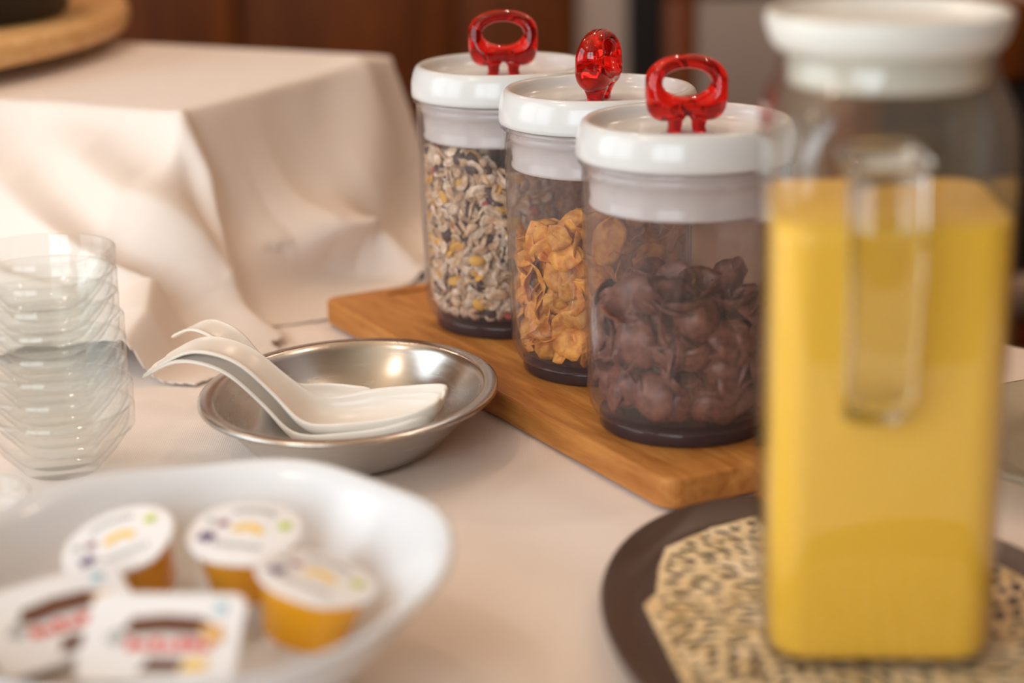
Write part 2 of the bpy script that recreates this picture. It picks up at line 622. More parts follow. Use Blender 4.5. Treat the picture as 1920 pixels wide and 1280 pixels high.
def riser_folds(X, Y):
    z = np.zeros(X.shape)
    # left of the direction of travel is the first width, right the second
    z += fold(X, Y, [(-0.335, 1.368), (-0.310, 1.349), (-0.279, 1.326), (-0.243, 1.296), (-0.211, 1.278), (-0.191, 1.262), (-0.173, 1.240), (-0.145, 1.205)], [0.0, 0.012, 0.026, 0.032, 0.030, 0.024, 0.016, 0.002], 0.012, 0.030)
    z += fold(X, Y, [(-0.375, 1.370), (-0.326, 1.330), (-0.290, 1.292), (-0.252, 1.250), (-0.226, 1.212), (-0.222, 1.165), (-0.236, 1.115)], [0.020, 0.032, 0.040, 0.044, 0.044, 0.036, 0.020], 0.014, 0.055)
    z += fold(X, Y, [(-0.50, 1.457), (-0.236, 1.329), (-0.219, 1.319), (-0.207, 1.310), (-0.200, 1.291), (-0.193, 1.268)], [0.0024, 0.0024, 0.0024, 0.003, 0.003, 0.0], 0.0035, 0.0035)
    z += fold(X, Y, [(-0.216, 1.316), (-0.207, 1.312), (-0.200, 1.291), (-0.188, 1.262)], [0.004, 0.008, 0.010, 0.0], 0.010, 0.006)
    z += fold(X, Y, [(-0.118, 1.565), (-0.106, 1.519), (-0.117, 1.459), (-0.132, 1.395)], [0.0, 0.014, 0.018, 0.004], 0.022, 0.016)
    z += fold(X, Y, [(-0.158, 1.340), (-0.140, 1.365), (-0.116, 1.385), (-0.090, 1.386), (-0.064, 1.370)], [0.006, 0.028, 0.040, 0.030, 0.008], 0.024, 0.008)
    z += fold(X, Y, [(-0.187, 1.284), (-0.167, 1.327), (-0.146, 1.372), (-0.124, 1.436)], [0.004, 0.010, 0.010, 0.0], 0.010, 0.016)
    z += fold(X, Y, [(-0.060, 1.470), (-0.030, 1.410), (0.0, 1.36)], [0.010, 0.014, 0.0], 0.02, 0.012)
    z += fold(X, Y, [(-0.40, 1.300), (-0.34, 1.270), (-0.29, 1.215), (-0.262, 1.175)], [0.016, 0.022, 0.020, 0.0], 0.016, 0.030)
    return z

nu, nv = 380, 330
ss = np.linspace(-0.17, 0.52, nu)
ts = np.linspace(-0.24, 0.355, nv)
Sg, Tg = np.meshgrid(ss, ts, indexing='ij')
hem = 0.012 * np.sin(Sg * 21) + 0.010 * np.sin(Sg * 47 + 1)
X = RC[0] + Sg * RU[0] + Tg * RV[0]
Y = RC[1] + Sg * RU[1] + Tg * RV[1]
Z = riser_base(X, Y)
e_ = 0.004
zx = (riser_base(X + e_, Y) - riser_base(X - e_, Y)) / (2 * e_)
zy = (riser_base(X, Y + e_) - riser_base(X, Y - e_)) / (2 * e_)
zx, zy = np.clip(zx, -2, 2), np.clip(zy, -2, 2)
nl = np.sqrt(zx ** 2 + zy ** 2 + 1)
Fd = riser_folds(X, Y)
Fd += 0.0010 * np.sin(Sg * 60 + 3 * np.sin(Tg * 20)) * np.sin(Tg * 45) * (Z < RH * 0.97) * (Z > 0.004)
X0, Y0 = X, Y
X = X - zx / nl * Fd
Y = Y - zy / nl * Fd
Z = np.maximum(Z + Fd / nl, 0.0) + 0.0004
keep = (Tg > -0.165 + hem * 0.6 - 0.05 / (1 + np.exp(-(Sg - 0.035) / 0.012))) & (Sg > -0.125 + 0.012 * np.sin(Tg * 26))
keep &= Y < 1.1880 - 1.05 * (X - 0.2985) - 0.004
_bu = np.array([-0.1960, 0.3595]) / math.hypot(0.1960, 0.3595)      # cloth stops short of the chopping board
_al = (X - 0.0729) * _bu[0] + (Y - 0.8986) * _bu[1]
_ac = (X - 0.0729) * _bu[1] - (Y - 0.8986) * _bu[0]
keep &= ~((_al < 0.4150) & (_ac > -0.012))
keep &= ~((_al < 0.4150) & (_ac > -0.050) & (Z < 0.003))
idx = -np.ones((nu, nv), int)
V, Fc = [], []
for i in range(nu):
    for j in range(nv):
        if keep[i, j]:
            idx[i, j] = len(V)
            V.append((X[i, j], Y[i, j], Z[i, j]))
for i in range(nu - 1):
    for j in range(nv - 1):
        q = (idx[i, j], idx[i + 1, j], idx[i + 1, j + 1], idx[i, j + 1])
        if min(q) >= 0:
            Fc.append(q)
rcl = link('riser_cloth', fixn(mesh('riser_cloth', V, Fc, 'riser_linen')))
md = rcl.modifiers.new('thick', 'SOLIDIFY')
md.thickness = 0.0006
tag(rcl, 'rumpled cream cloth draped in folds over a box riser at the back left', 'cloth')

# ------------------------------------------------------------------ round wooden board and black pan on the riser
RBX, RBY, RBR = -0.722, 1.636, 0.408
rb = empty('round_board', (RBX, RBY, RH + 0.001))
tag(rb, 'thick round pale wooden board resting on the cloth covered riser', 'board')
link('disc', lathe('disc', [(0, 0.012), (RBR - 0.008, 0.012), (RBR - 0.002, 0.014), (RBR, 0.019), (RBR, 0.027), (RBR - 0.003, 0.0315), (RBR - 0.010, 0.033), (0, 0.033)], 'pale_round_wood', 128), rb)
for a in (0.3, 2.4, 4.5):
    link('foot', lathe('foot', [(0, 0), (0.02, 0), (0.022, 0.004), (0.022, 0.0122), (0, 0.0122)], 'pale_round_wood', 24), rb, (0.2 * math.cos(a), 0.2 * math.sin(a), 0))
pan = empty('black_pan', (-0.474, 1.599, RH + 0.0342))
tag(pan, 'black pan standing on the round wooden board', 'pan')
link('body', lathe('body', [(0, 0), (0.116, 0), (0.121, 0.002), (0.124, 0.008), (0.130, 0.045), (0.134, 0.047), (0.134, 0.050), (0.126, 0.050), (0.119, 0.008), (0, 0.006)], 'black_iron', 72), pan)
link('handle', box_mesh('handle', -0.25, -0.125, -0.012, 0.012, 0.036, 0.046, 'black_iron', 0.004), pan)

# ------------------------------------------------------------------ chopping board
BZ = 0.0165
bc = np.array([0.0729, 0.8986])               # near corner
bu = np.array([-0.1960, 0.3595]); bu = bu / np.hypot(*bu)     # along the length
bv = np.array([bu[1], -bu[0]])                # across (to the right)
BL, BW = 0.411, 0.150
bcen = bc + bu * BL / 2 + bv * BW / 2
board = empty('chopping_board', (bcen[0], bcen[1], 0), (0, 0, math.atan2(bu[1], bu[0])))
tag(board, 'beech chopping board under the three cereal canisters', 'board')
ol = rrect(BL / 2, BW / 2, 0.011, 6)
bslab = link('slab', prism('slab', ol, 0.0006, BZ, 'beech', 0.0022, 3), board)
# hand slot cut near the far end
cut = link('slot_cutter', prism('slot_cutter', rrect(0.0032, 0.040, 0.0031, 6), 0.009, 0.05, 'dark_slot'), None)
bm_ = bslab.modifiers.new('slot', 'BOOLEAN')
bm_.object = cut
bm_.operation = 'DIFFERENCE'
cut.parent = board
cut.location = (BL / 2 - 0.0165, -0.005, 0)
bpy.context.view_layer.update()
dg = bpy.context.evaluated_depsgraph_get()
nm = bpy.data.meshes.new_from_object(bslab.evaluated_get(dg))
bslab.modifiers.clear()
bslab.data = nm
bpy.data.objects.remove(cut)

# ------------------------------------------------------------------ cereal canisters
JZ = BZ + 0.0003
JARS = [(-0.0022, 1.1935), (0.0504, 1.0943), (0.0893, 0.9890)]
def wall_r(z):            # inner radius of the clear wall at height z above the board
    return float(np.interp(z, [0.008, 0.013, 0.020, 0.13], [0.040, 0.0450, 0.0480, 0.0510]))

body_prof = [(0.0445, 0.0062), (0.0470, 0.0085), (0.0495, 0.0135), (0.0508, 0.021), (0.0529, 0.130), (0.0531, 0.1390), (0.0549, 0.1392), (0.0551, 0.1400), (0.0549, 0.1410),
             (0.0518, 0.1410), (0.0513, 0.130), (0.0493, 0.022), (0.0480, 0.0155), (0.0455, 0.0115), (0.040, 0.0100), (0.0, 0.0096), ]
base_prof = [(0, 0.0022), (0.036, 0.0022), (0.038, 0.0), (0.0425, 0.0), (0.0440, 0.0012), (0.0443, 0.0060), (0.0440, 0.0078), (0, 0.0078)]
lid_prof = [(0, 0.1414), (0.0545, 0.1414), (0.0555, 0.1420), (0.0557, 0.1445), (0.0555, 0.1500), (0.0544, 0.1555), (0.0530, 0.1588), (0.0512, 0.1602), (0.0494, 0.1602), (0.0482, 0.1592),
            (0.0472, 0.1570), (0.0455, 0.1540), (0.0425, 0.1524), (0.036, 0.1516), (0.016, 0.1516), (0.0145, 0.1526), (0.0125, 0.1532), (0, 0.1532)]
collar_prof = [(0, 0.1408), (0.0503, 0.1408), (0.0505, 0.1375), (0.0500, 0.1368), (0.0505, 0.1360), (0.0505, 0.1332), (0.0490, 0.1322), (0.0488, 0.126), (0.0482, 0.1200), (0.0490, 0.1188), (0.0490, 0.1172), (0.0478, 0.1165), (0, 0.1165)]
body_me = lathe('body', body_prof, 'clear_plastic', 96)
base_me = lathe('base', base_prof, 'plum_plastic', 96)
lid_me = lathe('lid', lid_prof, 'white_plastic', 96)
collar_me = lathe('seal_collar', collar_prof, 'white_plastic', 96)

# red handle: a ring of elliptical section round an oval hole, depth growing downwards
def handle_mesh():
    NT, NP = 72, 20
    rings = []
    for i in range(NT):
        th = 2 * PI * i / NT
        c, s = math.cos(th), math.sin(th)
        ix, iz = 0.0122 * c, 0.0070 * s
        if s >= 0:
            ex = 2.25
            ax, az = 0.0208, 0.0139
        else:
            ex = 4.6
            ax, az = 0.0208, 0.0198
        ox = ax * (abs(c) ** (2 / ex)) * (1 if c >= 0 else -1)
        oz = az * (abs(s) ** (2 / ex)) * (1 if s >= 0 else -1)
        if s < 0:                                   # notch between the two ears
            oz += 0.0026 * math.exp(-(ox / 0.0085) ** 4)
        ox *= 1.0 - 0.03 * max(0, -s)
        D = 0.0058 + 0.0046 * (1 - s) / 2
        ring = []
        for j in range(NP):
            ps = 2 * PI * j / NP
            u = 0.5 - 0.5 * math.cos(ps)
            yy = D * math.sin(ps)
            yy *= 1.0 - 0.35 * (u ** 2) * max(0, -s)
            ring.append((ix + (ox - ix) * u, yy, 0.0249 + iz + (oz - iz) * u))
        rings.append(ring)
    rings.append(rings[0])
    V, Fc = loft(rings, True, False, False)
    me = mesh('handle', V, Fc, 'red_acrylic')
    bm = bmesh.new()
    bm.from_mesh(me)
    bmesh.ops.remove_doubles(bm, verts=bm.verts, dist=1e-6)
    bmesh.ops.recalc_face_normals(bm, faces=bm.faces)
    bm.to_mesh(me)
    bm.free()
    me.polygons.foreach_set('use_smooth', [True] * len(me.polygons))
    return me
handle_me = handle_mesh()
def leg_mesh(sg):
    rings = []
    for z, x0, x1, d in ((0.0, 0.0032, 0.0100, 0.0040), (0.003, 0.0026, 0.0092, 0.0046), (0.006, 0.0024, 0.0098, 0.0058), (0.0080, 0.0010, 0.0118, 0.0066), (0.0095, 0.0003, 0.0135, 0.006)):
        ring = []
        for px, py in rrect(0.5, 0.5, 0.22, 3):
            ring.append((sg * ((x0 + x1) / 2 + px * (x1 - x0)), py * 2 * d, z))
        rings.append(ring)
    V, Fc = loft(rings)
    return fixn(mesh('stem', V, Fc, 'red_acrylic'))
leg_me = [leg_mesh(1), leg_mesh(-1)]

jar_labels = ['clear canister of muesli, white lid, farthest of the three on the board',
              'clear canister of golden corn flakes, middle of the three, red handle edge-on',
              'clear canister of dark chocolate flakes, nearest the orange juice jug']
for (jx, jy), lab, hy in zip(JARS, jar_labels, (0.03, 1.22, 0.06)):
    j = empty('cereal_canister', (jx, jy, JZ))
    tag(j, lab, 'canister', 'cereal canisters on the chopping board')
    link('body', body_me, j)
    tag(link('base', base_me, j), 'plum tinted thick base')
    link('seal_collar', collar_me, j)
    ld = link('lid', lid_me, j)
    h = tag(link('handle', handle_me, j, (0, 0, 0.1530), (0, 0, hy)), 'translucent red loop handle')
    for lm in leg_me:
        link('stem', lm, h)

# ---- flakes
def flake_mesh(name, a, b, curl, curl2, rough, th, mat, seg=14, rings=3, seed=0, lob=1.0):
    rs = np.random.RandomState(seed)
    ph = rs.rand(6) * 2 * PI
    def surf(r, t):
        k = 1 + lob * (0.08 * math.sin(2 * t + ph[0]) + 0.06 * math.sin(3 * t + ph[1]) + 0.05 * math.sin(5 * t + ph[2]))
        x, y = a * r * k * math.cos(t), b * r * k * math.sin(t)
        z = curl * x * x + curl2 * y * y + rough * (math.sin(x * 430 + ph[3]) * math.sin(y * 390 + ph[4]) + 0.5 * r * math.sin(4 * t + ph[5]))
        return x, y, z
    V = []
    for side in (0, 1):
        off = th if side == 0 else -th
        x, y, z = surf(0, 0)
        V.append((x, y, z + off))
        for i in range(1, rings + 1):
            r = i / rings
            for jn in range(seg):
                x, y, z = surf(r, 2 * PI * jn / seg)
                V.append((x, y, z + off * (1.0 if i < rings else 0.45)))
    Fc = []
    nside = 1 + rings * seg
    for side in (0, 1):
        o = side * nside
        fl = []
        for jn in range(seg):
            fl.append((o, o + 1 + jn, o + 1 + (jn + 1) % seg))
            for i in range(rings - 1):
                p = o + 1 + i * seg
                fl.append((p + jn, p + seg + jn, p + seg + (jn + 1) % seg, p + (jn + 1) % seg))
        Fc += fl if side == 0 else [tuple(reversed(f)) for f in fl]
    p = 1 + (rings - 1) * seg
    for jn in range(seg):
        q = (jn + 1) % seg
        Fc.append((p + jn, nside + p + jn, nside + p + q, p + q))
    return mesh(name, V, Fc, mat)

corn_kinds = [flake_mesh('corn_flake', 0.0112 + 0.0016 * (k % 3), 0.0084 + 0.0012 * (k % 2), 14 + 9 * (k % 4), (-1) ** k * 16, 0.0013, 0.0005, 'corn_flake', 16, 4, seed=k) for k in range(8)]
choc_kinds = [flake_mesh('chocolate_flake', 0.0130 + 0.0012 * (k % 3), 0.0100 + 0.001 * (k % 2), 34 + 6 * (k % 3), 32, 0.00005, 0.0009, 'choc_flake', 18, 4, seed=20 + k, lob=0.3) for k in range(6)]
oat_mats = ['oat_pale', 'oat_pale', 'oat_tan', 'oat_pale', 'oat_tan', 'oat_yellow', 'oat_pale', 'raisin', 'dried_berry', 'oat_tan']
oat_kinds = []
for k, mt in enumerate(oat_mats):
    s_ = 1.0
    if mt == 'raisin':
        oat_kinds.append(flake_mesh('raisin', 0.0052, 0.0038, 20, -30, 0.0006, 0.0020, mt, 8, 2, 40 + k))
    elif mt == 'dried_berry':
        oat_kinds.append(flake_mesh('dried_berry', 0.0036, 0.0026, 20, 10, 0.0004, 0.0013, mt, 8, 2, 40 + k))
    elif mt == 'oat_yellow':
        oat_kinds.append(flake_mesh('corn_flake_piece', 0.0046, 0.0030, 50, 10, 0.0004, 0.0006, mt, 8, 2, 40 + k))
    else:
        oat_kinds.append(flake_mesh('oat_flake', 0.0040 + 0.0007 * (k % 3), 0.0028 + 0.0004 * (k % 2), 35, 10, 0.0004, 0.0004, mt, 8, 2, 40 + k))
oat_w = np.array([3, 3, 2.4, 3, 2.2, 2.0, 2.5, 1.0, 0.55, 2.2])
oat_w = oat_w / oat_w.sum()

VC = {}
def vco(me):
    if me.name not in VC:
        a = np.zeros(len(me.vertices) * 3)
        me.vertices.foreach_get('co', a)
        VC[me.name] = a.reshape(-1, 3)
    return VC[me.name]

def wall_pose(me, phi, z, tilt, depth, scale, dome=0.5):
    """a flake lying against the clear wall at azimuth phi"""
    spin = random.uniform(0, 2 * PI)
    nrm = Vector((math.cos(phi), math.sin(phi), random.gauss(0, 0.35))).normalized()
    nrm = (nrm + Vector((random.gauss(0, tilt), random.gauss(0, tilt), random.gauss(0, tilt)))).normalized()
    if random.random() > dome:
        nrm_q = nrm.to_track_quat('Z', 'Y')
    else:
        nrm_q = (-nrm).to_track_quat('Z', 'Y')
    R = (nrm_q.to_matrix() @ Matrix.Rotation(spin, 3, 'Z'))
    A = np.array(R) * scale
    P = vco(me) @ A.T
    r = wall_r(z) - depth
    cph, sph = math.cos(phi), math.sin(phi)
    zmin = P[:, 2].min()
    z = max(z, 0.0105 - zmin)
    for _ in range(30):
        rr = np.hypot(P[:, 0] + r * cph, P[:, 1] + r * sph)
        lim = np.interp(z + P[:, 2], [0.008, 0.013, 0.020, 0.13], [0.0405, 0.0450, 0.0482, 0.0508]) - 0.0005
        ex = (rr - lim).max()
        if ex <= 0:
            break
        r -= ex + 0.0002
    return Vector((r * cph, r * sph, z)), R.to_euler()

def fill_jar(ji, kinds, weights, n_ind, n_core, height, tilt, label, cat, group, names, size=(0.85, 1.15), phis=(-1.75, 1.75), top_n=0, depth=0.006, core_in=0.010, core_lo=0.25, dome=0.5):
    jx, jy = JARS[ji]
    cam_az = math.atan2(-jy, -jx)
    hmax = max(height(a, 0.045) for a in np.linspace(0, 2 * PI, 24))
    def add(me, p, e, s):
        o = link(me.name.split('.')[0], me, None, (jx + p.x, jy + p.y, JZ + p.z), e, (s, s, s))
        tag(o, label[me.name.split('.')[0]], cat[me.name.split('.')[0]], group)
    n = 0
    # sheet against the wall that faces the viewer, on a jittered lattice
    nz = max(3, int(round(math.sqrt(n_ind * 0.095 / (0.048 * (phis[1] - phis[0]))))))
    nphi = max(3, n_ind // nz)
    for a in range(nz):
        for b_ in range(nphi):
            phi = cam_az + phis[0] + (phis[1] - phis[0]) * (b_ + 0.5 * (a % 2) + random.uniform(-.25, .25)) / nphi
            z = 0.012 + (hmax - 0.012) * (a + 0.5 + random.uniform(-.35, .35)) / nz
            if z > height(phi, 0.045):
                continue
            me = kinds[rng.choice(len(kinds), p=weights)]
            s = random.uniform(*size)
            p, e = wall_pose(me, phi, z, tilt, random.uniform(0.0005, depth), s, dome)
            add(me, p, e, s)
    for k_ in range(top_n):
        phi = random.uniform(0, 2 * PI)
        r = 0.040 * math.sqrt(random.random())
        me = kinds[rng.choice(len(kinds), p=weights)]
        s = random.uniform(*size)
        z = height(phi, r) + random.uniform(-0.003, 0.003)
        add(me, Vector((r * math.cos(phi), r * math.sin(phi), z)), Euler((random.gauss(0, .5), random.gauss(0, .5), random.uniform(0, 6.28))), s)
    # the rest of the filling
    V, Fc, MI = [], [], []
    mats = []
    for k_ in range(n_core):
        me = kinds[rng.choice(len(kinds), p=weights)]
        s = random.uniform(*size)
        phi = random.uniform(0, 2 * PI)
        hh = height(phi, 0.04)
        z = random.uniform(0.013, hh - 0.002)
        back = abs((phi - cam_az + PI) % (2 * PI) - PI) > 1.6
        if back and random.random() < 0.55:
            p, e = wall_pose(me, phi, z, tilt, random.uniform(0.0005, depth), s)
        else:
            r = (wall_r(z) - depth - core_in) * math.sqrt(random.uniform(core_lo, 1))
            p = Vector((r * math.cos(phi), r * math.sin(phi), max(z, 0.018)))
            nrm = (Vector((math.cos(phi), math.sin(phi), 0)) + Vector((random.gauss(0, .5), random.gauss(0, .5), random.gauss(0, .5)))).normalized()
            e = (nrm.to_track_quat('Z', 'Y').to_matrix() @ Matrix.Rotation(random.uniform(0, 6.28), 3, 'Z')).to_euler()
        A = np.array(e.to_matrix()) * s
        P = vco(me) @ A.T + np.array(p)
        o = len(V)
        V += P.tolist()
        mt = me.materials[0]
        if mt not in mats:
            mats.append(mt)
        for f in me.polygons:
            Fc.append(tuple(o + v for v in f.vertices))
            MI.append(mats.index(mt))
    me = bpy.data.meshes.new(names)
    me.from_pydata(V, [], Fc)
    for mt in mats:
        me.materials.append(mt)
    me.polygons.foreach_set('material_index', MI)
    me.polygons.foreach_set('use_smooth', [True] * len(Fc))
    me.update()
    o = link(names, me, None, (jx, jy, JZ))
    return o

def h_oat(a, r): return 0.107 + 0.006 * math.sin(a * 2 + 0.5) + 0.004 * math.sin(a * 5)
def h_corn(a, r): return 0.082 + 0.018 * math.cos(a + 0.9) * r / 0.045 + 0.003 * math.sin(a * 4)
def h_choc(a, r): return 0.066 + 0.004 * math.sin(a * 3 + 1) + 0.004 * (1 - r / 0.045)

lb = {'oat_flake': 'small pale oat flake in the muesli canister', 'raisin': 'dark raisin in the muesli canister', 'dried_berry': 'small reddish dried berry piece in the muesli canister', 'corn_flake_piece': 'small yellow flake piece in the muesli canister'}
ct = {'oat_flake': 'oat flake', 'raisin': 'raisin', 'dried_berry': 'dried berry', 'corn_flake_piece': 'flake'}
o = fill_jar(0, oat_kinds, oat_w, 300, 8500, h_oat, 0.45, lb, ct, 'muesli pieces in the far canister', 'muesli_mix', (0.9, 1.45), (-1.45, 0.75), 0, 0.002, 0.0035, 0.6)
tag(o, 'loose muesli of oats, raisins and fruit filling the far canister', 'muesli', kind='stuff')
cw = np.ones(len(corn_kinds)) / len(corn_kinds)
o = fill_jar(1, corn_kinds, cw, 125, 260, h_corn, 0.55, {'corn_flake': 'curled golden corn flake in the middle canister'}, {'corn_flake': 'corn flake'}, 'corn flakes in the middle canister', 'corn_flake_filling', (0.8, 1.15), (-1.75, 1.75), 24, 0.010)
tag(o, 'golden corn flakes filling the inside of the middle canister', 'cereal', kind='stuff')
cw = np.ones(len(choc_kinds)) / len(choc_kinds)
o = fill_jar(2, choc_kinds, cw, 84, 150, h_choc, 0.45, {'chocolate_flake': 'curled dark brown chocolate flake in the nearest canister'}, {'chocolate_flake': 'chocolate flake'}, 'chocolate flakes in the near canister', 'chocolate_flake_filling', (0.8, 1.1), (-1.75, 1.75), 20, 0.012, dome=0.75)
tag(o, 'dark chocolate flakes filling the inside of the nearest canister', 'cereal', kind='stuff')

# ------------------------------------------------------------------ steel dish
dish = empty('steel_dish', (-0.0872, 1.0166, 0.0), (0, 0, math.atan2(0.9856, 0.1689)))
tag(dish, 'oval brushed steel dish holding the white spoons', 'dish')
DA, DB = 0.0948, 0.0782
def oval_loft(name, prof, A, B, mat, seg=96, n=2.0):
    """prof: (inset from the rim, z); oval outline shrinking with the inset"""
    rings = []
    for ins, z in prof:
        ring = []
        for j in range(seg):
            t = 2 * PI * j / seg
            c, s = math.cos(t), math.sin(t)
            ring.append(((A - ins) * abs(c) ** (2 / n) * (1 if c >= 0 else -1), (B - ins) * abs(s) ** (2 / n) * (1 if s >= 0 else -1), z))
        rings.append(ring)
    V, Fc = loft(rings)
    return fixn(mesh(name, V, Fc, mat))
link('bowl', oval_loft('bowl', [(0.040, 0.0004), (0.034, 0.0006), (0.028, 0.0030), (0.016, 0.016), (0.0085, 0.0262), (0.0070, 0.0284), (0.0030, 0.0296), (0.0, 0.0295), (-0.0008, 0.0286), (-0.0004, 0.0302), (0.0010, 0.0309), (0.0060, 0.0306), (0.0078, 0.0300), (0.0095, 0.0270), (0.0175, 0.0165), (0.0295, 0.0042), (0.036, 0.0018), (0.042, 0.0014)], DA, DB, 'brushed_steel'), dish)

# ------------------------------------------------------------------ white spoons
def spoon_mesh():
    st = spline([  # l, z floor, half width, rim height
        (0.000, 0.0325, 0.0065, 0.0008), (0.003, 0.0345, 0.0088, 0.0012), (0.022, 0.0430, 0.0098, 0.0016), (0.045, 0.0385, 0.0100, 0.0022), (0.064, 0.0215, 0.0108, 0.0036), (0.078, 0.0058, 0.0145, 0.0075),
        (0.090, 0.0005, 0.0180, 0.0115), (0.108, 0.0015, 0.0212, 0.0140), (0.128, 0.0050, 0.0205, 0.0140), (0.141, 0.0095, 0.0175, 0.0125), (0.148, 0.0145, 0.0135, 0.0095), (0.1508, 0.0185, 0.0095, 0.0060), (0.1512, 0.0225, 0.0040, 0.0020)], 50)
    NU = 15
    V, Fc = [], []
    for l, z, hw, rh in st:
        for j in range(NU):
            ph = -PI / 2 + PI * j / (NU - 1)
            sn, cs = math.sin(ph), math.cos(ph)
            x = max(hw, 0.0008) * abs(sn) ** 0.75 * (1 if sn >= 0 else -1)
            zz = max(rh, 0.0004) * (1 - abs(cs) ** 0.85)
            V.append((l, x, z + zz))
    for i in range(len(st) - 1):
        for j in range(NU - 1):
            a = i * NU + j
            Fc.append((a, a + NU, a + NU + 1, a + 1))
    me = fixn(mesh('spoon', V, Fc, 'white_melamine'))
    return me
spoon_me = spoon_mesh()
def spoon(label, loc, yaw, pitch=0, roll=0, sc_=1.0):
    o = link('soup_spoon', spoon_me, None, loc, (roll, pitch, yaw), (sc_,) * 3)
    md = o.modifiers.new('thick', 'SOLIDIFY')
    md.thickness = 0.0021
    md.offset = 0
    md = o.modifiers.new('sub', 'SUBSURF')
    md.levels = 1
    md.render_levels = 1
    tag(o, label, 'spoon', 'white spoons in the steel dish')
    return o
spoon('white plastic spoon lying uppermost in the steel dish', (-0.1850, 1.0200, 0.0130), -0.26, 0.0, 0.12, 1.02)
spoon('white plastic spoon directly underneath the uppermost one in the steel dish', (-0.1925, 1.0210, 0.0062), -0.26, -0.01, 0.12, 1.05)
spoon('white plastic spoon whose handle lies behind the other two over the dish edge', (-0.1900, 1.1030, 0.0095), -0.62, 0.06, 0.1, 0.88)

# ------------------------------------------------------------------ stacked glass bowls
gb_prof = [(0, 0), (0.0175, 0), (0.0190, 0.0010), (0.0200, 0.0025), (0.0285, 0.0120), (0.0335, 0.0195), (0.0348, 0.0222), (0.0366, 0.0226), (0.0373, 0.0236), (0.0375, 0.0335), (0.0371, 0.0342), (0.0356, 0.0342),
           (0.0352, 0.0335), (0.0346, 0.0260), (0.0330, 0.0222), (0.0280, 0.0150), (0.0205, 0.0068), (0.0175, 0.0052), (0, 0.005)]
gb_me = lathe('glass_bowl', gb_prof, 'bowl_glass', 72)
NB = 8
ORD = ['', 'second', 'third', 'fourth', 'fifth', 'sixth', 'seventh', '']
for k in range(NB):
    q = k / (NB - 1)
    s = 1.05 - 0.09 * q
    lab = 'small clear glass bowl, %s from the bottom of the tall stack at the left' % ORD[k]
    if k == NB - 1: lab = 'small clear glass bowl on top of the tall stack at the left'
    if k == 0: lab = 'small clear glass bowl at the very bottom of the tall stack'
    o = link('glass_bowl', gb_me, None, (-0.2350 + 0.0008 * math.sin(k * 2.1), 0.978 - 0.006 * q, 0.0006 + k * 0.0121), (0, 0, 0.3 * k), (s, s, 1.0))
    tag(o, lab, 'bowl', 'stacked clear glass bowls')
o = link('glass_bowl', gb_me, None, (-0.2560, 0.865, 0.0006), (0, 0, 0), (0.85, 0.85, 0.8))
tag(o, 'single clear glass bowl at the left edge in front of the stack', 'bowl', 'stacked clear glass bowls')

# ------------------------------------------------------------------ porcelain bowl with portion packs
BWX, BWY = -0.1260, 0.7006
bowl_rot = math.atan2(0.9755, 0.22)
def bowl_mesh():
    prof = [(0.062, 0.0006), (0.058, 0.0004), (0.056, 0.004), (0.050, 0.010), (0.030, 0.026), (0.014, 0.044), (0.005, 0.056), (0.0015, 0.0590), (0.0, 0.0604), (0.0008, 0.0614), (0.0035, 0.0610), (0.0085, 0.056), (0.0180, 0.044), (0.034, 0.0275), (0.054, 0.0125), (0.066, 0.0085), (0.080, 0.0075)]
    A, B = 0.114, 0.1022
    seg = 120
    rings = []
    for ins, z in prof:
        ring = []
        wq = max(0, (z - 0.03) / 0.03)
        for j in range(seg):
            t = 2 * PI * j / seg
            k = 1 + 0.006 * wq * math.cos(7 * t + 0.6) + 0.004 * wq * math.cos(5 * t)
            ring.append(((A - ins) * k * math.cos(t), (B - ins) * k * math.sin(t), z + 0.0010 * wq * math.cos(7 * t + 0.6)))
        rings.append(ring)
    V, Fc = loft(rings)
    return fixn(mesh('serving_bowl', V, Fc, 'porcelain'))
o = link('serving_bowl', bowl_mesh(), None, (BWX, BWY, 0), (0, 0, bowl_rot))
tag(o, 'large white porcelain bowl with wavy rim full of honey and spread portions', 'bowl')

def disc_print(name, pts, z, mat, parent):
    V = [(x, y, z) for x, y in pts] + [(x, y, z - 0.0003) for x, y in pts]
    n = len(pts)
    Fc = [tuple(range(n)), tuple(range(2 * n - 1, n - 1, -1))] + [(i, (i + 1) % n, n + (i + 1) % n, n + i) for i in range(n)]
    return link(name, fixn(mesh(name, V, Fc, mat, False)), parent)
def star(cx, cy, r, n=5, k=0.55, rot=0.0):
    return [(cx + (r if i % 2 == 0 else r * k) * math.cos(rot + PI * i / n), cy + (r if i % 2 == 0 else r * k) * math.sin(rot + PI * i / n)) for i in range(2 * n)]
def arcband(cx, cy, r0, r1, a0, a1, n=10):
    o_ = [(cx + r1 * math.cos(a0 + (a1 - a0) * i / n), cy + r1 * math.sin(a0 + (a1 - a0) * i / n)) for i in range(n + 1)]
    i_ = [(cx + r0 * math.cos(a1 + (a0 - a1) * i / n), cy + r0 * math.sin(a1 + (a0 - a1) * i / n)) for i in range(n + 1)]
    return o_ + i_

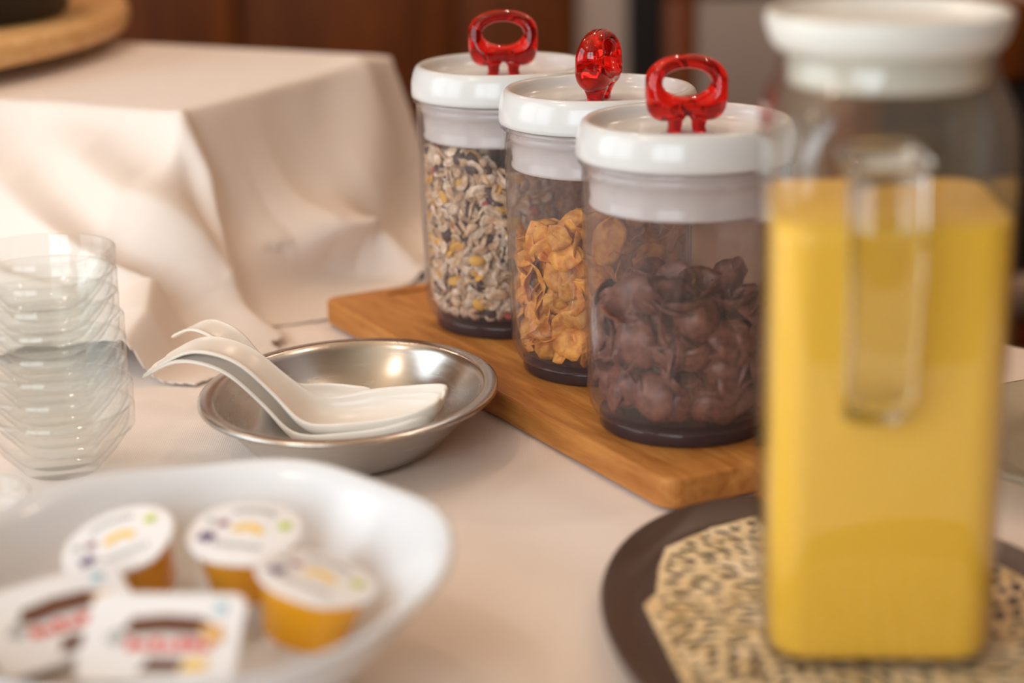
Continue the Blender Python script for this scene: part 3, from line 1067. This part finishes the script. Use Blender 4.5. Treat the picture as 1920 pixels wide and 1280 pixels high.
cup_prof = [(0, -0.025), (0.0145, -0.025), (0.0160, -0.0243), (0.0168, -0.0225), (0.0205, -0.003), (0.0210, -0.0012), (0.0210, -0.0008), (0, -0.0008)]
cup_me = lathe('tub', cup_prof, 'honey', 48)
foil_me = lathe('foil_lid', [(0, -0.0009), (0.0232, -0.0009), (0.0236, -0.0004), (0.0232, 0.0002), (0.0222, 0.0004), (0, 0.0005)], 'foil_white', 48, wave=lambda a, r, z: (1 + (0.06 * math.exp(-((a - 5.2) / 0.22) ** 2) if r > 0.02 else 0), 0))
def honey(label, loc, tilt_axis, tilt, spin):
    R = Matrix.Rotation(tilt, 3, Vector(tilt_axis)) @ Matrix.Rotation(spin, 3, 'Z')
    o = empty('honey_portion', loc, R.to_euler())
    tag(o, label, 'honey portion', 'honey portions in the white bowl')
    tag(link('tub', cup_me, o), 'amber honey tub')
    l = tag(link('foil_lid', foil_me, o), 'white printed foil lid')
    z = 0.0009
    disc_print('print', star(-0.0135, -0.0070, 0.0046), z, 'print_purple', l)
    disc_print('print', star(-0.0105, 0.0035, 0.0028), z, 'print_plum', l)
    disc_print('print', star(-0.0160, 0.0045, 0.0024), z, 'print_grey', l)
    disc_print('print', star(0.0150, 0.0060, 0.0036), z, 'print_green', l)
    disc_print('print', arcband(0.001, -0.002, 0.0030, 0.0072, 0.15, 2.9), z, 'print_yellow', l)
    for i in range(9):
        a = 1.0 + i * 0.14
        disc_print('print', arcband(0, 0, 0.0140, 0.0165, a, a + 0.08, 2), z, 'print_grey', l)
    for i in range(8):
        x = -0.009 + 0.0026 * i
        disc_print('print', [(x, -0.0125), (x + 0.0016, -0.0122), (x + 0.0016, -0.0095), (x, -0.0098)], z, 'print_grey', l)
    return o
honey('honey portion with white foil lid, leftmost of the three honey portions', (-0.1590, 0.7440, 0.0520), (0.8, -0.7, 0), 0.34, 0.30)
honey('honey portion with white foil lid, middle of the three at the back of the bowl', (-0.1086, 0.7480, 0.0535), (1, -0.1, 0), 0.20, -0.25)
honey('honey portion with white foil lid, rightmost, its amber side showing below', (-0.0765, 0.7080, 0.0500), (0.1, 1.0, 0), 0.24, -0.35)

def rr_ring(hx, hy, r, z, n=5):
    return [(x, y, z) for x, y in rrect(hx, hy, r, n)]
V, Fc = loft([rr_ring(0.019, 0.0115, 0.004, -0.017), rr_ring(0.0205, 0.013, 0.004, -0.0155), rr_ring(0.0235, 0.016, 0.005, -0.001), rr_ring(0.0285, 0.0205, 0.006, -0.0008), rr_ring(0.0285, 0.0205, 0.006, 0.0)])
tub_me = fixn(mesh('tub', V, Fc, 'tub_plastic'))
V, Fc = loft([rr_ring(0.0287, 0.0207, 0.006, 0.0), rr_ring(0.0287, 0.0207, 0.006, 0.0004), rr_ring(0.0280, 0.0200, 0.006, 0.0006)])
film_me = fixn(mesh('foil_lid', V, Fc, 'foil_white', False))
def spread(label, loc, tilt_axis, tilt, spin):
    R = Matrix.Rotation(tilt, 3, Vector(tilt_axis)) @ Matrix.Rotation(spin, 3, 'Z')
    o = empty('spread_portion', loc, R.to_euler())
    tag(o, label, 'spread portion', 'chocolate spread portions in the white bowl')
    link('tub', tub_me, o)
    l = tag(link('foil_lid', film_me, o), 'printed foil lid with brown and red picture')
    z = 0.0010
    # slice of bread with brown spread
    disc_print('print', [(-0.015, 0.0030), (-0.012, 0.0085), (0.000, 0.0100), (0.013, 0.0090), (0.019, 0.0050), (0.017, 0.0005), (0.000, 0.0015), (-0.010, 0.0005)], z, 'print_brown', l)
    disc_print('print', [(0.013, 0.0045), (0.021, 0.0055), (0.023, -0.002), (0.017, -0.004)], z + 0.0002, 'print_tan', l)
    disc_print('print', [(-0.021, -0.001), (-0.016, 0.004), (-0.013, -0.001), (-0.017, -0.005)], z, 'print_grey', l)
    for i in range(7):
        x = -0.0125 + 0.0046 * i
        h_ = 0.0050 if i in (0, 2, 4, 5) else 0.0034
        disc_print('print', [(x, -0.0062), (x + 0.0038, -0.0066), (x + 0.0038, -0.0066 + h_), (x, -0.0062 + h_)], z, 'print_red', l)
    disc_print('print', [(-0.006, -0.0165), (0.008, -0.0165), (0.010, -0.0105), (-0.003, -0.0100)], z, 'print_brown', l)
    disc_print('print', [(0.009, -0.0160), (0.018, -0.0150), (0.019, -0.0105), (0.011, -0.0100)], z, 'print_yellow', l)
    disc_print('print', star(0.0195, 0.0135, 0.0030, 6, 0.8), z, 'print_blue', l)
    return o
spread('rectangular spread portion with red and brown picture at the front of the bowl', (-0.1285, 0.6640, 0.0460), (1, -0.05, 0), 0.45, -0.06)
spread('rectangular spread portion tilted against the left inside of the bowl', (-0.1700, 0.6850, 0.0450), (0.8, 0.3, 0), 0.45, 0.55)

# ------------------------------------------------------------------ oval tray and paper doily
tray = link('serving_tray', oval_loft('serving_tray', [(0.020, 0.0004), (0.010, 0.0006), (0.003, 0.0060), (0.0, 0.0092), (0.0005, 0.0102), (0.0022, 0.0102), (0.0125, 0.0042), (0.0150, 0.0034), (0.030, 0.0032)], 0.1725, 0.1080, 'tray_brown', 120), None, (0.1481, 0.7275, 0), (0, 0, math.radians(-75.5)))
tag(tray, 'dark brown oval tray under the orange juice jug', 'tray')
dl = [(0.1157, 0.8830), (0.0913, 0.8700), (0.0680, 0.8450), (0.0630, 0.8225), (0.0600, 0.7928), (0.0535, 0.7788), (0.0590, 0.7437), (0.0640, 0.7042), (0.074, 0.665), (0.095, 0.625), (0.135, 0.598), (0.180, 0.600), (0.215, 0.630), (0.234, 0.675), (0.236, 0.715), (0.244, 0.740), (0.232, 0.768), (0.2230, 0.7972), (0.2137, 0.8217), (0.195, 0.855), (0.170, 0.876), (0.14, 0.889)]
cell = 0.0009
gx = np.arange(0.050, 0.252, cell)
gy = np.arange(0.60, 0.895, cell)
GX, GY = np.meshgrid(gx, gy, indexing='ij')
inside = np.zeros(GX.shape, bool)
pn = len(dl)
for i in range(pn):
    x0, y0 = dl[i]
    x1, y1 = dl[(i + 1) % pn]
    cnd = (y0 > GY) != (y1 > GY)
    with np.errstate(divide='ignore', invalid='ignore'):
        xi = x0 + (GY - y0) * (x1 - x0) / (y1 - y0)
    inside ^= cnd & (GX < xi)
edge_d = np.full(GX.shape, 1e9)
for i in range(pn):
    sd, _ = poly_dist(GX, GY, [dl[i], dl[(i + 1) % pn]])
    edge_d = np.minimum(edge_d, np.abs(sd))
seeds = []
for i in range(26):
    for j in range(30):
        seeds.append((0.045 + 0.0082 * i + random.uniform(-.0026, .0026), 0.590 + 0.0105 * j + (0.005 if i % 2 else 0) + random.uniform(-.003, .003)))
f1 = np.full(GX.shape, 1e9)
f2 = np.full(GX.shape, 1e9)
for sx_, sy_ in seeds:
    th = math.atan2(sy_ - 0.74, sx_ - 0.147) + 0.5
    c, s = math.cos(th), math.sin(th)
    x0, x1 = np.searchsorted(gx, [sx_ - 0.016, sx_ + 0.016])
    y0, y1 = np.searchsorted(gy, [sy_ - 0.016, sy_ + 0.016])
    if x1 <= x0 or y1 <= y0:
        continue
    dx = GX[x0:x1, y0:y1] - sx_
    dy = GY[x0:x1, y0:y1] - sy_
    d = np.hypot((dx * c + dy * s) * 0.62, (-dx * s + dy * c) * 1.25)
    a1 = f1[x0:x1, y0:y1]
    a2 = f2[x0:x1, y0:y1]
    nf2 = np.minimum(np.maximum(a1, d), a2)
    f1[x0:x1, y0:y1] = np.minimum(a1, d)
    f2[x0:x1, y0:y1] = nf2
hole = ((f2 - f1) > 0.0024) & (edge_d > 0.0030)
keep = inside & ~hole
idx = {}
V, Fc = [], []
def dv(i, j):
    if (i, j) not in idx:
        idx[(i, j)] = len(V)
        V.append((gx[i], gy[j], 0.0042 + 0.0006 * math.sin(gx[i] * 90) * math.sin(gy[j] * 70)))
    return idx[(i, j)]
K = np.argwhere(keep[:-1, :-1])
for i, j in K:
    Fc.append((dv(i, j), dv(i + 1, j), dv(i + 1, j + 1), dv(i, j + 1)))
o = link('paper_doily', mesh('paper_doily', V, Fc, 'doily_paper'))
md = o.modifiers.new('thick', 'SOLIDIFY')
md.thickness = 0.0006
tag(o, 'cream openwork paper doily lying on the brown tray', 'doily')

# ------------------------------------------------------------------ orange juice jug
JGX, JGY, JGZ = 0.1440, 0.7535, 0.0053
jug = empty('juice_jug', (JGX, JGY, JGZ), (0, 0, -0.05))
tag(jug, 'square glass jug of orange juice with white plastic lid on the tray', 'jug')
def sq_loft(name, prof, mat, n=10):
    rings = [[(x, y, z) for x, y in rrect(hw, hw, r, n)] for hw, r, z in prof]
    V, Fc = loft(rings)
    return fixn(mesh(name, V, Fc, mat))
link('glass_body', sq_loft('glass_body', [(0.039, 0.012, 0.0), (0.0420, 0.014, 0.0006), (0.0440, 0.015, 0.004), (0.0448, 0.016, 0.010), (0.0452, 0.016, 0.06), (0.0458, 0.016, 0.17), (0.0460, 0.017, 0.204), (0.0456, 0.019, 0.2110), (0.0444, 0.024, 0.2180), (0.0425, 0.031, 0.2240), (0.0412, 0.038, 0.2285), (0.0408, 0.0405, 0.2330), (0.0408, 0.0406, 0.2370),
    (0.0384, 0.0382, 0.2370), (0.0384, 0.0380, 0.2325), (0.0388, 0.036, 0.2275), (0.0402, 0.029, 0.2220), (0.0422, 0.022, 0.2160), (0.0434, 0.017, 0.2100), (0.0440, 0.014, 0.204), (0.0444, 0.014, 0.17), (0.0438, 0.014, 0.06), (0.0434, 0.014, 0.010), (0.0425, 0.014, 0.0050), (0.039, 0.012, 0.0030)], 'jug_glass'), jug)
tag(link('juice', sq_loft('juice', [(0.038, 0.012, 0.0032), (0.0415, 0.014, 0.0048), (0.0430, 0.014, 0.0095), (0.0435, 0.014, 0.06), (0.0440, 0.014, 0.170), (0.0440, 0.014, 0.1776), (0.0432, 0.014, 0.1780)], 'orange_juice'), jug), 'yellow orange juice')
# glass handle on the side towards the viewer
hp = spline([(-0.0440, 0.2000), (-0.0580, 0.2080), (-0.0720, 0.2020), (-0.0770, 0.1820), (-0.0760, 0.1560), (-0.0725, 0.1290), (-0.0640, 0.1130), (-0.0435, 0.1080)], 34)
rings = []
for i, p in enumerate(hp):
    q0, q1 = hp[max(i - 1, 0)], hp[min(i + 1, len(hp) - 1)]
    t = q1 - q0
    t = t / np.hypot(*t)
    nn = np.array([-t[1], t[0]])
    u = i / (len(hp) - 1)
    hw = 0.0142 - 0.0022 * u + 0.004 * max(0, 0.15 - u) / 0.15
    th = 0.0044
    ring = []
    for k in range(18):
        a = 2 * PI * k / 18
        cx, sx_ = math.cos(a), math.sin(a)
        ring.append((-0.0085 * min(1, (-p[0] - 0.044) / 0.012 + 0.5) + hw * abs(cx) ** 0.7 * (1 if cx >= 0 else -1), p[0] + nn[0] * th * sx_, p[1] + nn[1] * th * sx_))
    rings.append(ring)
V, Fc = loft(rings)
link('handle', fixn(mesh('handle', V, Fc, 'solid_glass')), jug)
lidj = link('lid', lathe('lid', [(0, 0.2245), (0.0368, 0.2245), (0.0376, 0.2260), (0.0380, 0.2372), (0.0420, 0.2380), (0.0442, 0.2410), (0.0460, 0.2465), (0.0464, 0.2495), (0.0460, 0.2510), (0.0440, 0.2515), (0.0420, 0.2502), (0.0400, 0.2475), (0.0370, 0.2460), (0, 0.2455)], 'jug_lid_plastic', 80), jug)

# ------------------------------------------------------------------ glass platter at the right edge
pl = link('glass_platter', lathe('glass_platter', [(0, 0.0006), (0.066, 0.0006), (0.070, 0.002), (0.098, 0.014), (0.1015, 0.0160), (0.1015, 0.0178), (0.0985, 0.0182), (0.069, 0.0062), (0.064, 0.005), (0, 0.0048)], 'platter_glass', 90), None, (0.318, 0.954, 0))
tag(pl, 'pale grey glass platter at the right edge beyond the juice jug', 'platter')

# ------------------------------------------------------------------ chairs in the dark beyond the table
def chair(label, loc, rz, fabric, wood='chair_wood'):
    o = empty('dining_chair', loc, (0, 0, rz))
    tag(o, label, 'chair', 'dining chairs beyond the table')
    link('seat', box_mesh('seat', -0.22, 0.22, -0.21, 0.21, 0.43, 0.48, fabric, 0.015), o)
    link('backrest', box_mesh('backrest', -0.20, 0.20, 0.185, 0.215, 0.60, 0.80, fabric, 0.01), o)
    link('top_rail', box_mesh('top_rail', -0.22, 0.22, 0.18, 0.22, 0.80, 0.88, wood, 0.01), o)
    link('seat_rail', box_mesh('seat_rail', -0.21, 0.21, -0.20, 0.20, 0.385, 0.43, wood, 0.004), o)
    for sx_ in (-0.2, 0.2):
        link('leg', box_mesh('leg', sx_ - 0.02, sx_ + 0.02, -0.20, -0.16, 0, 0.43, wood, 0.004), o)
        link('leg', box_mesh('leg', sx_ - 0.02, sx_ + 0.02, 0.18, 0.22, 0, 0.80, wood, 0.004), o)
    return o
chair('dark wooden chair with black seat beyond the right end of the table', (0.60, 1.80, FZ), 0.5, 'dark_upholstery')
chair('chair with grey upholstered back beyond the table behind the jug', (0.46, 2.60, FZ), 0.1, 'grey_upholstery')
